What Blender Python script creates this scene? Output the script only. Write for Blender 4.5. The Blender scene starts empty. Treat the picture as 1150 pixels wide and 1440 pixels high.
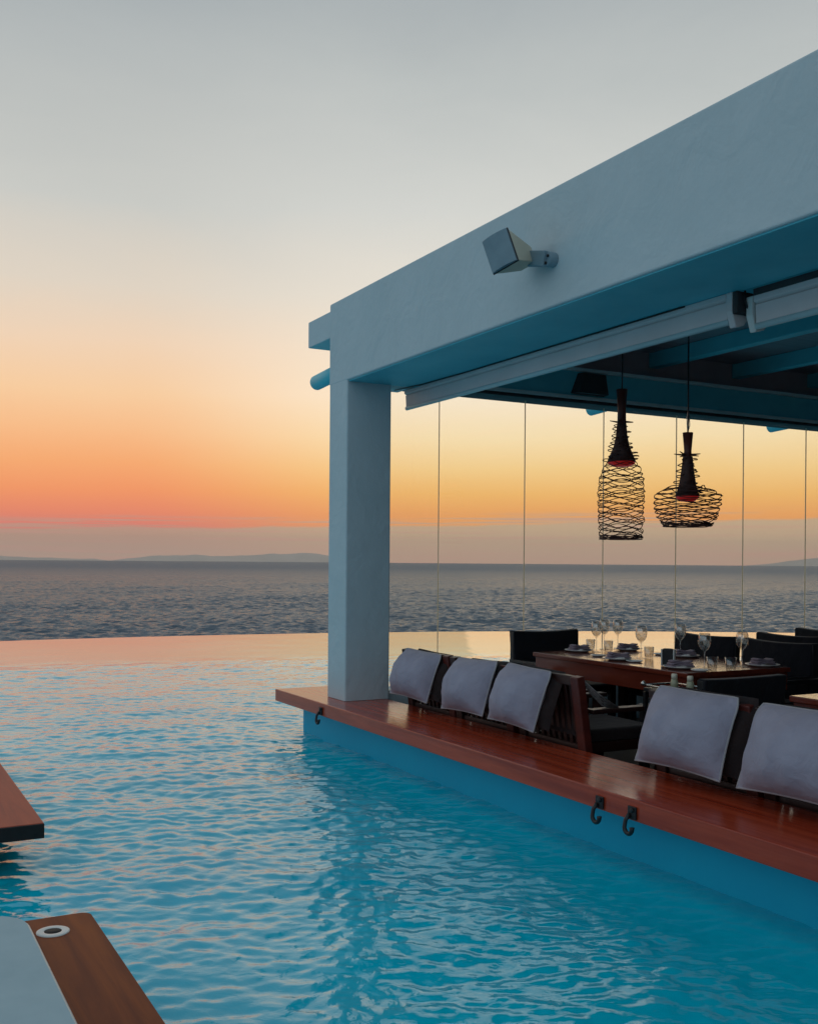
import bpy, bmesh, math, random
import numpy as np
from mathutils import Vector, Matrix, noise as mnoise
R = math.radians
rnd = random.Random(7)
S = bpy.context.scene
COL = S.collection
ZC = 1.481                                   # eye height above the pool water (water is z = 0)
ANG = math.atan2(-0.879, 0.476)              # the pavilion's own axes: u along the beam towards us, t into the room
P0 = Vector((-0.503, 8.2, 0.0))
MP = Matrix.Translation(P0) @ Matrix.Rotation(ANG, 4, 'Z')
def L(u, t, z=0.0): return MP @ Vector((u, t, z))
def local(x, y):
    v = MP.inverted() @ Vector((x, y, 0)); return v.x, v.y
BAR = 0.367
FLOOR = 0.03

# ------------------------------------------------------------------ materials
def newmat(name):
    m = bpy.data.materials.new(name); m.use_nodes = True
    nt = m.node_tree; b = nt.nodes['Principled BSDF']
    return m, nt, b
def nd(nt, t, **kw):
    n = nt.nodes.new(t)
    for k, v in kw.items():
        if k.startswith('i_'): n.inputs[k[2:].replace('_', ' ')].default_value = v
        else: setattr(n, k, v)
    return n
def ramp(nt, stops, interp='LINEAR'):
    n = nt.nodes.new('ShaderNodeValToRGB'); cr = n.color_ramp; cr.interpolation = interp
    while len(cr.elements) < len(stops): cr.elements.new(0.5)
    for e, (p, c) in zip(cr.elements, stops):
        e.position = p; e.color = tuple(c) + (1,) if len(c) == 3 else c
    return n
def mat_noise(name, c1, c2, rough=0.6, scale=(6, 6, 6), bump=0.1, bscale=60, rough2=None, detail=5, spec=0.5, metal=0.0, dist=0.0):
    m, nt, b = newmat(name)
    tc = nd(nt, 'ShaderNodeTexCoord'); mp = nd(nt, 'ShaderNodeMapping'); mp.inputs['Scale'].default_value = scale
    nt.links.new(tc.outputs['Object'], mp.inputs['Vector'])
    n = nd(nt, 'ShaderNodeTexNoise', i_Scale=1.0, i_Detail=detail, i_Roughness=0.6, i_Distortion=dist)
    nt.links.new(mp.outputs['Vector'], n.inputs['Vector'])
    r = ramp(nt, [(0.3, c1), (0.7, c2)]); nt.links.new(n.outputs['Fac'], r.inputs['Fac'])
    nt.links.new(r.outputs['Color'], b.inputs['Base Color'])
    b.inputs['Specular IOR Level'].default_value = spec
    b.inputs['Metallic'].default_value = metal
    if rough2 is None: b.inputs['Roughness'].default_value = rough
    else:
        mr = nd(nt, 'ShaderNodeMapRange'); mr.inputs['To Min'].default_value = rough; mr.inputs['To Max'].default_value = rough2
        nt.links.new(n.outputs['Fac'], mr.inputs['Value']); nt.links.new(mr.outputs['Result'], b.inputs['Roughness'])
    if bump:
        n2 = nd(nt, 'ShaderNodeTexNoise', i_Scale=bscale, i_Detail=4.0)
        nt.links.new((mp if scale[0] != scale[1] else tc).outputs['Vector' if scale[0] != scale[1] else 'Object'], n2.inputs['Vector'])
        if scale[0] != scale[1]: n2.inputs['Scale'].default_value = 3.0
        bp = nd(nt, 'ShaderNodeBump', i_Strength=bump, i_Distance=0.01)
        nt.links.new(n2.outputs['Fac'], bp.inputs['Height']); nt.links.new(bp.outputs['Normal'], b.inputs['Normal'])
    return m
M = {}
def plaster(name, c1, c2, c3):
    m = mat_noise(name, c1, c2, 0.75, (1.3, 1.3, 1.3), 0.35, 16)
    nt = m.node_tree; b = nt.nodes['Principled BSDF']
    tc = nd(nt, 'ShaderNodeTexCoord'); mp = nd(nt, 'ShaderNodeMapping'); mp.inputs['Scale'].default_value = (5, 5, 0.7); nt.links.new(tc.outputs['Object'], mp.inputs['Vector'])
    n = nd(nt, 'ShaderNodeTexNoise', i_Scale=1.6, i_Detail=6.0, i_Roughness=0.65); nt.links.new(mp.outputs['Vector'], n.inputs['Vector'])
    r = ramp(nt, [(0.55, (0, 0, 0)), (0.80, (0.3, 0.3, 0.3))]); nt.links.new(n.outputs['Fac'], r.inputs['Fac'])
    old = b.inputs['Base Color'].links[0].from_socket
    mx = nd(nt, 'ShaderNodeMix', data_type='RGBA'); mx.inputs[7].default_value = c3 + (1,)
    nt.links.new(r.outputs['Color'], mx.inputs[0]); nt.links.new(old, mx.inputs[6]); nt.links.new(mx.outputs[2], b.inputs['Base Color'])
    bp0 = b.inputs['Normal'].links[0].from_node
    n2 = nd(nt, 'ShaderNodeTexNoise', i_Scale=3.2, i_Detail=3.0, i_Distortion=1.2); nt.links.new(tc.outputs['Object'], n2.inputs['Vector'])
    bp = nd(nt, 'ShaderNodeBump', i_Strength=0.35, i_Distance=0.03); nt.links.new(n2.outputs['Fac'], bp.inputs['Height']); nt.links.new(bp0.outputs['Normal'], bp.inputs['Normal'])
    nt.links.new(bp.outputs['Normal'], b.inputs['Normal']); return m
M['plaster'] = plaster('white_plaster', (0.53, 0.64, 0.68), (0.60, 0.70, 0.74), (0.46, 0.55, 0.58))
M['trim'] = mat_noise('trim_paint', (0.46, 0.66, 0.70), (0.54, 0.74, 0.78), 0.4, (3, 3, 3), 0.05, 30)
M['litledge'] = mat_noise('lit_ledge_paint', (0.68, 0.86, 0.88), (0.74, 0.9, 0.92), 0.35, (3, 3, 3), 0.0)  # paler than the trim: light caught along the ledges put into the colour
M['poolpaint'] = mat_noise('pool_paint', (0.0, 0.46, 0.70), (0.0, 0.52, 0.75), 0.45, (1.5, 1.5, 1.5), 0.1, 25)
def wood(name, c1, c2, rough, rough2, sx, sy, coat=0.0):
    m = mat_noise(name, c1, c2, rough, (sx, sy, 14), 0.12, 3, rough2, detail=7, dist=0.6)
    m.node_tree.nodes['Principled BSDF'].inputs['Coat Weight'].default_value = coat
    m.node_tree.nodes['Principled BSDF'].inputs['Coat Roughness'].default_value = 0.18
    return m
M['bar'] = wood('mahogany_bar', (0.30, 0.028, 0.011), (0.60, 0.085, 0.032), 0.16, 0.28, 0.8, 22, 0.0)
M['table'] = wood('table_wood', (0.13, 0.020, 0.012), (0.22, 0.040, 0.020), 0.09, 0.16, 1.0, 16, 0.0)
M['teak'] = wood('oiled_teak', (0.12, 0.018, 0.006), (0.34, 0.085, 0.02), 0.5, 0.65, 1.1, 13)
M['redteak'] = wood('red_teak', (0.30, 0.038, 0.020), (0.52, 0.10, 0.05), 0.4, 0.55, 1.0, 14)
for k_ in ('teak', 'redteak'): M[k_].node_tree.nodes['Principled BSDF'].inputs['Specular IOR Level'].default_value = 0.18
M['endgrain'] = mat_noise('end_grain', (0.008, 0.006, 0.006), (0.02, 0.012, 0.01), 0.7, (20, 20, 20), 0.1, 60)
M['chairwood'] = wood('dark_chair_wood', (0.018, 0.006, 0.005), (0.042, 0.011, 0.008), 0.32, 0.5, 12, 1.2)
M['postwood'] = wood('post_wood', (0.07, 0.012, 0.009), (0.13, 0.022, 0.014), 0.35, 0.5, 12, 1.2)
M['ceil'] = mat_noise('dark_ceiling', (0.34, 0.29, 0.32), (0.46, 0.40, 0.44), 0.8, (30, 0.8, 1), 0.3, 3)
M['rafter'] = mat_noise('rafter_and_bounce_paint', (0.10, 0.56, 0.68), (0.14, 0.64, 0.75), 0.5, (3, 3, 3), 0.05, 30)  # timber paint; on the soffit it stands for pool bounce
M['floor'] = mat_noise('pavilion_floor', (0.016, 0.014, 0.014), (0.03, 0.026, 0.025), 0.7, (2, 2, 2), 0.1, 30)
def fabric(name, c1, c2, rough=0.9, weave=420, b1=0.25):
    m, nt, b = newmat(name)
    tc = nd(nt, 'ShaderNodeTexCoord')
    n = nd(nt, 'ShaderNodeTexNoise', i_Scale=7.0, i_Detail=4.0); nt.links.new(tc.outputs['Object'], n.inputs['Vector'])
    r = ramp(nt, [(0.3, c1), (0.7, c2)]); nt.links.new(n.outputs['Fac'], r.inputs['Fac']); nt.links.new(r.outputs['Color'], b.inputs['Base Color'])
    b.inputs['Roughness'].default_value = rough; b.inputs['Specular IOR Level'].default_value = 0.2
    b.inputs['Sheen Weight'].default_value = 0.15
    w = nd(nt, 'ShaderNodeTexNoise', i_Scale=float(weave), i_Detail=1.0); nt.links.new(tc.outputs['Object'], w.inputs['Vector'])
    w2 = nd(nt, 'ShaderNodeTexNoise', i_Scale=14.0, i_Detail=3.0, i_Distortion=0.7); nt.links.new(tc.outputs['Object'], w2.inputs['Vector'])
    bp = nd(nt, 'ShaderNodeBump', i_Strength=0.2, i_Distance=0.002); nt.links.new(w.outputs['Fac'], bp.inputs['Height'])
    bp2 = nd(nt, 'ShaderNodeBump', i_Strength=b1 * 1.6, i_Distance=0.02); nt.links.new(w2.outputs['Fac'], bp2.inputs['Height'])
    nt.links.new(bp.outputs['Normal'], bp2.inputs['Normal']); nt.links.new(bp2.outputs['Normal'], b.inputs['Normal'])
    return m
M['cushion'] = fabric('lilac_grey_linen', (0.355, 0.325, 0.405), (0.42, 0.385, 0.47), b1=0.3)
M['piping'] = fabric('pale_piping', (0.38, 0.35, 0.37), (0.46, 0.42, 0.43), b1=0.05)
M['blackfabric'] = fabric('black_canvas', (0.008, 0.008, 0.012), (0.014, 0.013, 0.018), b1=0.2)
M['brownpad'] = fabric('dark_brown_pad', (0.018, 0.011, 0.012), (0.03, 0.017, 0.016), b1=0.2)
M['mattress'] = fabric('white_mattress', (0.35, 0.48, 0.53), (0.41, 0.54, 0.59), 0.7, 500, 0.06)
M['napkin'] = fabric('mauve_napkin', (0.28, 0.20, 0.25), (0.36, 0.27, 0.32), b1=0.2)
M['black'] = mat_noise('black_metal', (0.008, 0.008, 0.01), (0.016, 0.016, 0.018), 0.4, (20, 20, 20), 0.0)
M['steel'] = mat_noise('brushed_steel', (0.55, 0.54, 0.52), (0.66, 0.64, 0.62), 0.25, (20, 20, 20), 0.0, metal=1.0)
M['alu'] = mat_noise('aluminium_cassette', (0.70, 0.62, 0.62), (0.80, 0.71, 0.71), 0.4, (3, 0.4, 3), 0.0)
M['vinyl'] = mat_noise('rolled_vinyl', (0.34, 0.32, 0.33), (0.50, 0.47, 0.48), 0.28, (5, 30, 30), 0.5, 3)
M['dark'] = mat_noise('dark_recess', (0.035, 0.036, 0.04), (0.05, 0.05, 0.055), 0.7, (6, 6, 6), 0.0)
M['grille'] = mat_noise('speaker_grille', (0.20, 0.30, 0.36), (0.25, 0.36, 0.42), 0.6, (8, 8, 8), 0.3, 320)
M['cabinet'] = mat_noise('speaker_cabinet', (0.48, 0.46, 0.36), (0.56, 0.53, 0.42), 0.55, (5, 5, 5), 0.1, 90)
M['wire'] = mat_noise('dark_rattan', (0.06, 0.022, 0.018), (0.12, 0.042, 0.032), 0.6, (30, 30, 30), 0.2, 90)
M['lampwood'] = mat_noise('lamp_wood', (0.10, 0.024, 0.018), (0.19, 0.045, 0.032), 0.45, (30, 30, 4), 0.1, 60)
M['lampred'] = mat_noise('red_lamp_lining', (0.75, 0.03, 0.03), (0.85, 0.05, 0.04), 0.35, (10, 10, 10), 0.0)
_b = M['lampred'].node_tree.nodes['Principled BSDF']; _b.inputs['Emission Color'].default_value = (1, 0.03, 0.03, 1); _b.inputs['Emission Strength'].default_value = 0.10
M['china'] = mat_noise('white_china', (0.72, 0.70, 0.68), (0.78, 0.76, 0.74), 0.15, (10, 10, 10), 0.0)
M['greyplate'] = mat_noise('grey_plate', (0.24, 0.25, 0.28), (0.30, 0.31, 0.34), 0.25, (10, 10, 10), 0.0)
M['label'] = mat_noise('bottle_cap', (0.78, 0.70, 0.55), (0.84, 0.76, 0.62), 0.5, (20, 20, 20), 0.0)
M['bottle'] = mat_noise('bottle_green', (0.42, 0.40, 0.26), (0.52, 0.49, 0.34), 0.2, (20, 20, 20), 0.0)
M['white'] = mat_noise('white_plastic', (0.72, 0.71, 0.68), (0.8, 0.79, 0.76), 0.35, (9, 9, 9), 0.0)
M['rope'] = mat_noise('grey_rope', (0.16, 0.15, 0.15), (0.34, 0.31, 0.30), 0.8, (60, 60, 60), 0.3, 200)
M['stone'] = mat_noise('terrace_stone', (0.30, 0.29, 0.28), (0.40, 0.39, 0.37), 0.8, (1.5, 1.5, 1.5), 0.2, 20)
M['hill'] = mat_noise('hazed_island', (0.60, 0.48, 0.40), (0.72, 0.58, 0.49), 0.95, (0.002, 0.002, 0.002), 0.0)  # distance haze put into the islands' pale colour, besides the haze box
def glassmat(name, tint, f0, gl=1.0, edge=0.0, ior=1.3):
    m, nt, b = newmat(name); nt.nodes.remove(b)
    out = nt.nodes['Material Output']
    tr = nd(nt, 'ShaderNodeBsdfTransparent'); tr.inputs['Color'].default_value = tint + (1,)
    if edge:
        lw0 = nd(nt, 'ShaderNodeLayerWeight', i_Blend=0.35)
        rr = ramp(nt, [(0.45, tint), (1.0, tuple(c * edge for c in tint))])
        nt.links.new(lw0.outputs['Facing'], rr.inputs['Fac']); nt.links.new(rr.outputs['Color'], tr.inputs['Color'])
    g = nd(nt, 'ShaderNodeBsdfGlossy', i_Roughness=0.02)
    g.inputs['Color'].default_value = (gl, gl, gl, 1)
    lw = nd(nt, 'ShaderNodeFresnel')
    geo = nd(nt, 'ShaderNodeNewGeometry'); io = nd(nt, 'ShaderNodeMapRange')      # same index from both sides of the thin sheet
    io.inputs['To Min'].default_value = ior; io.inputs['To Max'].default_value = 1 / ior
    nt.links.new(geo.outputs['Backfacing'], io.inputs['Value']); nt.links.new(io.outputs['Result'], lw.inputs['IOR'])
    mx = nd(nt, 'ShaderNodeMixShader'); ad = nd(nt, 'ShaderNodeMath', operation='ADD'); ad.inputs[1].default_value = 0.06 if edge else 0.0
    nt.links.new(lw.outputs['Fac'], ad.inputs[0]); nt.links.new(ad.outputs[0], mx.inputs['Fac']); nt.links.new(tr.outputs['BSDF'], mx.inputs[1]); nt.links.new(g.outputs['BSDF'], mx.inputs[2])
    nt.links.new(mx.outputs['Shader'], out.inputs['Surface'])
    return m
M['glass'] = glassmat('clear_panel_glass', (0.985, 0.99, 0.985), 0.04)
M['wineglass'] = glassmat('wine_glass', (0.95, 0.94, 0.92), 0.04, edge=0.3, ior=2.1)
M['glassedge'] = mat_noise('panel_edge', (0.42, 0.38, 0.29), (0.50, 0.45, 0.35), 0.25, (9, 9, 9), 0.0)

nt = M['glassedge'].node_tree; tr = nd(nt, 'ShaderNodeBsdfTransparent'); tr.inputs['Color'].default_value = (0.9, 0.85, 0.75, 1)
tl = nd(nt, 'ShaderNodeBsdfTranslucent'); tl.inputs['Color'].default_value = (0.95, 0.84, 0.68, 1)
mxs = nd(nt, 'ShaderNodeMixShader'); mxs.inputs['Fac'].default_value = 0.25
nt.links.new(tl.outputs['BSDF'], mxs.inputs[1]); nt.links.new(tr.outputs['BSDF'], mxs.inputs[2]); nt.links.new(mxs.outputs['Shader'], nt.nodes['Material Output'].inputs['Surface'])

# ------------------------------------------------------------------ mesh collector
class MB:
    def __init__(s): s.v = []; s.f = []; s.smooth = []
    def add(s, verts, faces, smooth=False):
        o = len(s.v); s.v += [tuple(v) for v in verts]; s.f += [tuple(i + o for i in f) for f in faces]; s.smooth += [smooth] * len(faces); return s
    def box(s, x0, x1, y0, y1, z0, z1):
        v = [(x, y, z) for z in (z0, z1) for y in (y0, y1) for x in (x0, x1)]
        return s.add(v, [(0, 2, 3, 1), (4, 5, 7, 6), (0, 1, 5, 4), (2, 6, 7, 3), (0, 4, 6, 2), (1, 3, 7, 5)])
    def hexa(s, bot, top):
        return s.add(list(bot) + list(top), [(3, 2, 1, 0), (4, 5, 6, 7), (0, 1, 5, 4), (1, 2, 6, 5), (2, 3, 7, 6), (3, 0, 4, 7)])
    def bar(s, a, b, w, d, up=(0, 0, 1)):
        a = Vector(a); b = Vector(b); ax = (b - a).normalized(); u = Vector(up)
        if abs(ax.dot(u)) > 0.98: u = Vector((0, 1, 0))
        x = ax.cross(u).normalized() * (w / 2); y = x.cross(ax).normalized() * (d / 2)
        q = lambda c: [c - x - y, c + x - y, c + x + y, c - x + y]
        return s.hexa(q(a), q(b))
    def tube(s, pts, r, n=8, closed=False, caps=True):
        pts = [Vector(p) for p in pts]; N = len(pts)
        rs = r if isinstance(r, (list, tuple)) else [r] * N
        verts = []; ref = None
        for i, p in enumerate(pts):
            a = pts[(i - 1) % N] if (closed or i > 0) else p; b = pts[(i + 1) % N] if (closed or i < N - 1) else p
            d = (b - a).normalized()
            if ref is None: ref = d.orthogonal().normalized()
            ref = (ref - d * ref.dot(d)); ref = ref.normalized() if ref.length > 1e-6 else d.orthogonal().normalized()
            bi = d.cross(ref)
            for k in range(n):
                t = 2 * math.pi * k / n; verts.append(p + (ref * math.cos(t) + bi * math.sin(t)) * rs[i])
        faces = []
        for i in range(N if closed else N - 1):
            j = (i + 1) % N
            for k in range(n): faces.append((i * n + k, i * n + (k + 1) % n, j * n + (k + 1) % n, j * n + k))
        if caps and not closed: faces += [tuple(range(n))[::-1], tuple((N - 1) * n + k for k in range(n))]
        return s.add(verts, faces, True)
    def lathe(s, prof, n=28, c=(0, 0, 0), smooth=True):
        verts = []; faces = []
        for (r, z) in prof:
            for k in range(n):
                t = 2 * math.pi * k / n; verts.append((c[0] + r * math.cos(t), c[1] + r * math.sin(t), c[2] + z))
        for i in range(len(prof) - 1):
            for k in range(n): faces.append((i * n + k, i * n + (k + 1) % n, (i + 1) * n + (k + 1) % n, (i + 1) * n + k))
        return s.add(verts, faces, smooth)
    def prism(s, poly, z0, z1):
        n = len(poly); v = [(x, y, z0) for x, y in poly] + [(x, y, z1) for x, y in poly]
        return s.add(v, [tuple(range(n))[::-1], tuple(range(n, 2 * n))] + [(i, (i + 1) % n, n + (i + 1) % n, n + i) for i in range(n)])
    def build(s, name, mat, parent=None, bevel=0.0, seg=2, sub=0):
        me = bpy.data.meshes.new(name); me.from_pydata(s.v, [], s.f)
        me.polygons.foreach_set('use_smooth', s.smooth); me.materials.append(mat); me.update()
        bm = bmesh.new(); bm.from_mesh(me); bmesh.ops.recalc_face_normals(bm, faces=bm.faces); bm.to_mesh(me); bm.free()
        o = bpy.data.objects.new(name, me); COL.objects.link(o); o.parent = parent
        if bevel:
            m = o.modifiers.new('bevel', 'BEVEL'); m.width = bevel; m.segments = seg; m.limit_method = 'ANGLE'; m.angle_limit = R(40)
        if sub:
            m = o.modifiers.new('sub', 'SUBSURF'); m.levels = sub; m.render_levels = sub
        return o
def rounded(x0, x1, y0, y1, r, corners):
    pts = []
    for (cx, cy, a0, key) in ((x0, y0, 180, 'a'), (x1, y0, 270, 'b'), (x1, y1, 0, 'c'), (x0, y1, 90, 'd')):
        rr = r if key in corners else 0.001
        ox = cx + (rr if cx == x0 else -rr); oy = cy + (rr if cy == y0 else -rr)
        for k in range(9): a = R(a0 + 90 * k / 8); pts.append((ox + rr * math.cos(a), oy + rr * math.sin(a)))
    return pts
def tag(o, label=None, cat=None, group=None, kind=None):
    if label: o['label'] = label
    if cat: o['category'] = cat
    if group: o['group'] = group
    if kind: o['kind'] = kind
    return o
def thing(name, label, cat, u, t, z=0.0, rz=0.0, group=None, world=False):
    o = bpy.data.objects.new(name, None); COL.objects.link(o); o.empty_display_size = 0.1
    o.location = Vector((u, t, z)) if world else L(u, t, z)
    o.rotation_euler = (0, 0, rz if world else ANG + rz)
    return tag(o, label, cat, group)
def put(o, u, t, z=0.0, rz=0.0):
    o.location = L(u, t, z); o.rotation_euler = (0, 0, ANG + rz); return o
def dup(o, parent=None):
    c = o.copy(); COL.objects.link(c)
    if parent is not None: c.parent = parent
    for ch in [x for x in bpy.data.objects if x.parent == o]: dup(ch, c)
    return c
def off(z): return ZC + z          # heights given above the eye

# ------------------------------------------------------------------ pool water, its edge, the sea
def circle3(a, b, c):
    ax, ay = a; bx, by = b; cx, cy = c
    d = 2 * (ax * (by - cy) + bx * (cy - ay) + cx * (ay - by))
    ux = ((ax**2 + ay**2) * (by - cy) + (bx**2 + by**2) * (cy - ay) + (cx**2 + cy**2) * (ay - by)) / d
    uy = ((ax**2 + ay**2) * (cx - bx) + (bx**2 + by**2) * (ax - cx) + (cx**2 + cy**2) * (bx - ax)) / d
    return ux, uy, math.hypot(ax - ux, ay - uy)
CX, CY, CR = circle3((-7.31, 18.5), (-0.5, 21.6), (7.5, 22.5))
def yedge(x): return CY + np.sqrt(np.maximum(CR**2 - (x - CX)**2, 1.0))
X0, X1, Y0 = -13.0, 15.0, 0.6
def axis(segs):
    out = []
    for a, b, h in segs: out += list(np.arange(a, b, h))
    return np.array(out)
xs = np.concatenate([axis([(X0, -6, .12), (-6, -3.2, .04), (-3.2, 2.4, .0145), (2.4, 6, .05), (6, X1, .15)]), [X1]])
ys = np.concatenate([axis([(Y0, 2.2, .1), (2.2, 6.6, .0135), (6.6, 12, .021), (12, 16, .04), (16, 21.9, .1)]), [22.0]])
vv = (ys - Y0) / (22.0 - Y0)
XX, VV = np.meshgrid(xs, vv)
YE = yedge(XX)
YY = Y0 + VV * (YE - Y0)
def waves(X, Y, rs, n, l0, l1, slope, dir0, spread):
    H = np.zeros_like(X)
    for i in range(n):
        lam = math.exp(rs.uniform(math.log(l0), math.log(l1))); k = 2 * math.pi / lam
        th = dir0 + rs.gauss(0, spread); ph = rs.uniform(0, 6.28)
        xw = X + 0.07 * np.sin(Y * rs.uniform(1.5, 4) + rs.uniform(0, 6)) * min(1, lam * 2)
        yw = Y + 0.07 * np.sin(X * rs.uniform(1.5, 4) + rs.uniform(0, 6)) * min(1, lam * 2)
        ph2 = k * (xw * math.cos(th) + yw * math.sin(th)) + ph
        H += slope * math.sqrt(2.0 / n) / k * (np.sin(ph2) + 0.30 * np.sin(2 * ph2 + 1.57))
    return H
rs = random.Random(21)
HH = waves(XX, YY, rs, 90, 0.060, 0.24, 0.104, R(-80), R(46)) + waves(XX, YY, rs, 18, 0.30, 1.1, 0.036, R(-60), R(45))
dE = YE - YY
mask = np.clip((dE - 4.6) / 2.6, 0, 1); mask = mask * mask * (3 - 2 * mask)
env = 1.0 + 0.28 * np.sin(XX * 0.9 + 0.6 * np.sin(YY * 0.7)) * np.sin(YY * 0.55 + 1.0)
HH = HH * (0.07 + 0.93 * mask) * env
ny, nx = XX.shape
co = np.stack([XX, YY, HH], -1).reshape(-1, 3).astype(np.float32)
idx = np.arange(ny * nx).reshape(ny, nx)
quads = np.stack([idx[:-1, :-1], idx[:-1, 1:], idx[1:, 1:], idx[1:, :-1]], -1).reshape(-1, 4)
me = bpy.data.meshes.new('pool_water')
me.vertices.add(len(co)); me.vertices.foreach_set('co', co.ravel())
me.loops.add(quads.size); me.loops.foreach_set('vertex_index', quads.ravel().astype(np.int32))
me.polygons.add(len(quads)); me.polygons.foreach_set('loop_start', (np.arange(len(quads)) * 4).astype(np.int32))
me.polygons.foreach_set('use_smooth', np.ones(len(quads), bool)); me.update(calc_edges=True); me.validate()
water = bpy.data.objects.new('pool_water', me); COL.objects.link(water); tag(water, kind='structure')
m, nt, b = newmat('pool_water'); me.materials.append(m)
b.inputs['Roughness'].default_value = 0.012; b.inputs['IOR'].default_value = 1.66
tc = nd(nt, 'ShaderNodeTexCoord')
n0 = nd(nt, 'ShaderNodeTexNoise', i_Scale=0.45, i_Detail=3.0); nt.links.new(tc.outputs['Object'], n0.inputs['Vector'])
r0 = ramp(nt, [(0.3, (0.0, 0.47, 0.66)), (0.7, (0.0, 0.59, 0.78))]); nt.links.new(n0.outputs['Fac'], r0.inputs['Fac'])
nt.links.new(r0.outputs['Color'], b.inputs['Base Color'])
n1 = nd(nt, 'ShaderNodeTexNoise', i_Scale=17.0, i_Detail=3.0, i_Distortion=0.6); nt.links.new(tc.outputs['Object'], n1.inputs['Vector'])
sx = nd(nt, 'ShaderNodeSeparateXYZ'); nt.links.new(tc.outputs['Object'], sx.inputs[0])
mr = nd(nt, 'ShaderNodeMapRange'); mr.inputs['From Min'].default_value = 12.5; mr.inputs['From Max'].default_value = 16
mr.inputs['To Min'].default_value = 0.15; mr.inputs['To Max'].default_value = 0.02
nt.links.new(sx.outputs['Y'], mr.inputs['Value'])
bp = nd(nt, 'ShaderNodeBump', i_Distance=0.02); nt.links.new(mr.outputs['Result'], bp.inputs['Strength'])
nt.links.new(n1.outputs['Fac'], bp.inputs['Height']); nt.links.new(bp.outputs['Normal'], b.inputs['Normal'])
M['water'] = m
# overflow lip and outer wall of the infinity edge
ex = np.linspace(X0, X1, 90); ey = yedge(ex)
mb = MB(); n = len(ex)
vs = [(x, y + o, z) for (o, z) in ((0.002, -0.03), (0.10, -0.03), (0.10, -2.6), (0.002, -2.6)) for x, y in zip(ex, ey)]
fs = [(r_ * n + i, r_ * n + i + 1, ((r_ + 1) % 4) * n + i + 1, ((r_ + 1) % 4) * n + i) for r_ in range(4) for i in range(n - 1)]
mb.add(vs, fs); tag(mb.build('pool_edge', M['stone']), kind='structure')
SEA = -14.0
def seamesh():
    rr_ = np.exp(np.concatenate([np.arange(math.log(110), math.log(1500), 0.0036), np.arange(math.log(1500), math.log(13500), 0.0052)])); aa = np.radians(np.linspace(-32, 32, 620))
    RR, AA = np.meshgrid(rr_, aa, indexing='ij'); X_, Y_ = RR * np.sin(AA), RR * np.cos(AA)
    q = random.Random(5); H = np.zeros_like(X_); n_ = 46
    for i in range(n_):
        lam = math.exp(q.uniform(math.log(0.8), math.log(6))); k = 2 * math.pi / lam; th = R(-95) + q.gauss(0, R(34)); ph = q.uniform(0, 6.28)
        wob = np.sin(X_ / (lam * 5.3) + q.uniform(0, 6)) * np.sin(Y_ / (lam * 7.1) + q.uniform(0, 6))
        keep = np.clip(2.2 - RR * 0.0036 * 3.0 / lam, 0, 1)
        p = k * (X_ * math.cos(th) + Y_ * math.sin(th)) + ph + 1.3 * wob
        H += keep * (0.65 + 0.6 * wob) * 0.52 * math.sqrt(2 / n_) / k * (np.sin(p) + 0.25 * np.sin(2 * p + 1.57))
    ny_, nx_ = X_.shape; c_ = np.stack([X_, Y_, H], -1).reshape(-1, 3).astype(np.float32)
    ix = np.arange(ny_ * nx_).reshape(ny_, nx_); q4 = np.stack([ix[:-1, :-1], ix[:-1, 1:], ix[1:, 1:], ix[1:, :-1]], -1).reshape(-1, 4)[:, ::-1]
    me = bpy.data.meshes.new('sea'); me.vertices.add(len(c_)); me.vertices.foreach_set('co', c_.ravel())
    q4 = np.ascontiguousarray(q4[:, ::-1]); me.loops.add(q4.size); me.loops.foreach_set('vertex_index', q4.ravel().astype(np.int32))
    me.polygons.add(len(q4)); me.polygons.foreach_set('loop_start', (np.arange(len(q4)) * 4).astype(np.int32))
    me.polygons.foreach_set('use_smooth', np.ones(len(q4), bool)); me.update(calc_edges=True); me.validate(); return me
m, nt, b = newmat('sea_water')
b.inputs['Base Color'].default_value = (0.026, 0.040, 0.056, 1); b.inputs['Roughness'].default_value = 0.22; b.inputs['IOR'].default_value = 1.33
tc = nd(nt, 'ShaderNodeTexCoord')
prev = None
for sc_, det, st, dist_, stretch in ((0.05, 5.0, 0.7, 6.0, (0.6, 1, 1)), (0.22, 4.0, 0.8, 2.2, (0.75, 1, 1)), (0.8, 3.0, 0.6, 0.5, (1, 1, 1))):
    mp = nd(nt, 'ShaderNodeMapping'); mp.inputs['Scale'].default_value = stretch; nt.links.new(tc.outputs['Object'], mp.inputs['Vector'])
    nn = nd(nt, 'ShaderNodeTexNoise', i_Scale=sc_, i_Detail=det, i_Distortion=0.3); nt.links.new(mp.outputs['Vector'], nn.inputs['Vector'])
    bp = nd(nt, 'ShaderNodeBump', i_Strength=st, i_Distance=dist_); nt.links.new(nn.outputs['Fac'], bp.inputs['Height'])
    if prev: nt.links.new(prev.outputs['Normal'], bp.inputs['Normal'])
    prev = bp
nt.links.new(prev.outputs['Normal'], b.inputs['Normal'])
df = nd(nt, 'ShaderNodeBsdfDiffuse'); df.inputs['Color'].default_value = (0.18, 0.24, 0.31, 1); nt.links.new(prev.outputs['Normal'], df.inputs['Normal'])
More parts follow.
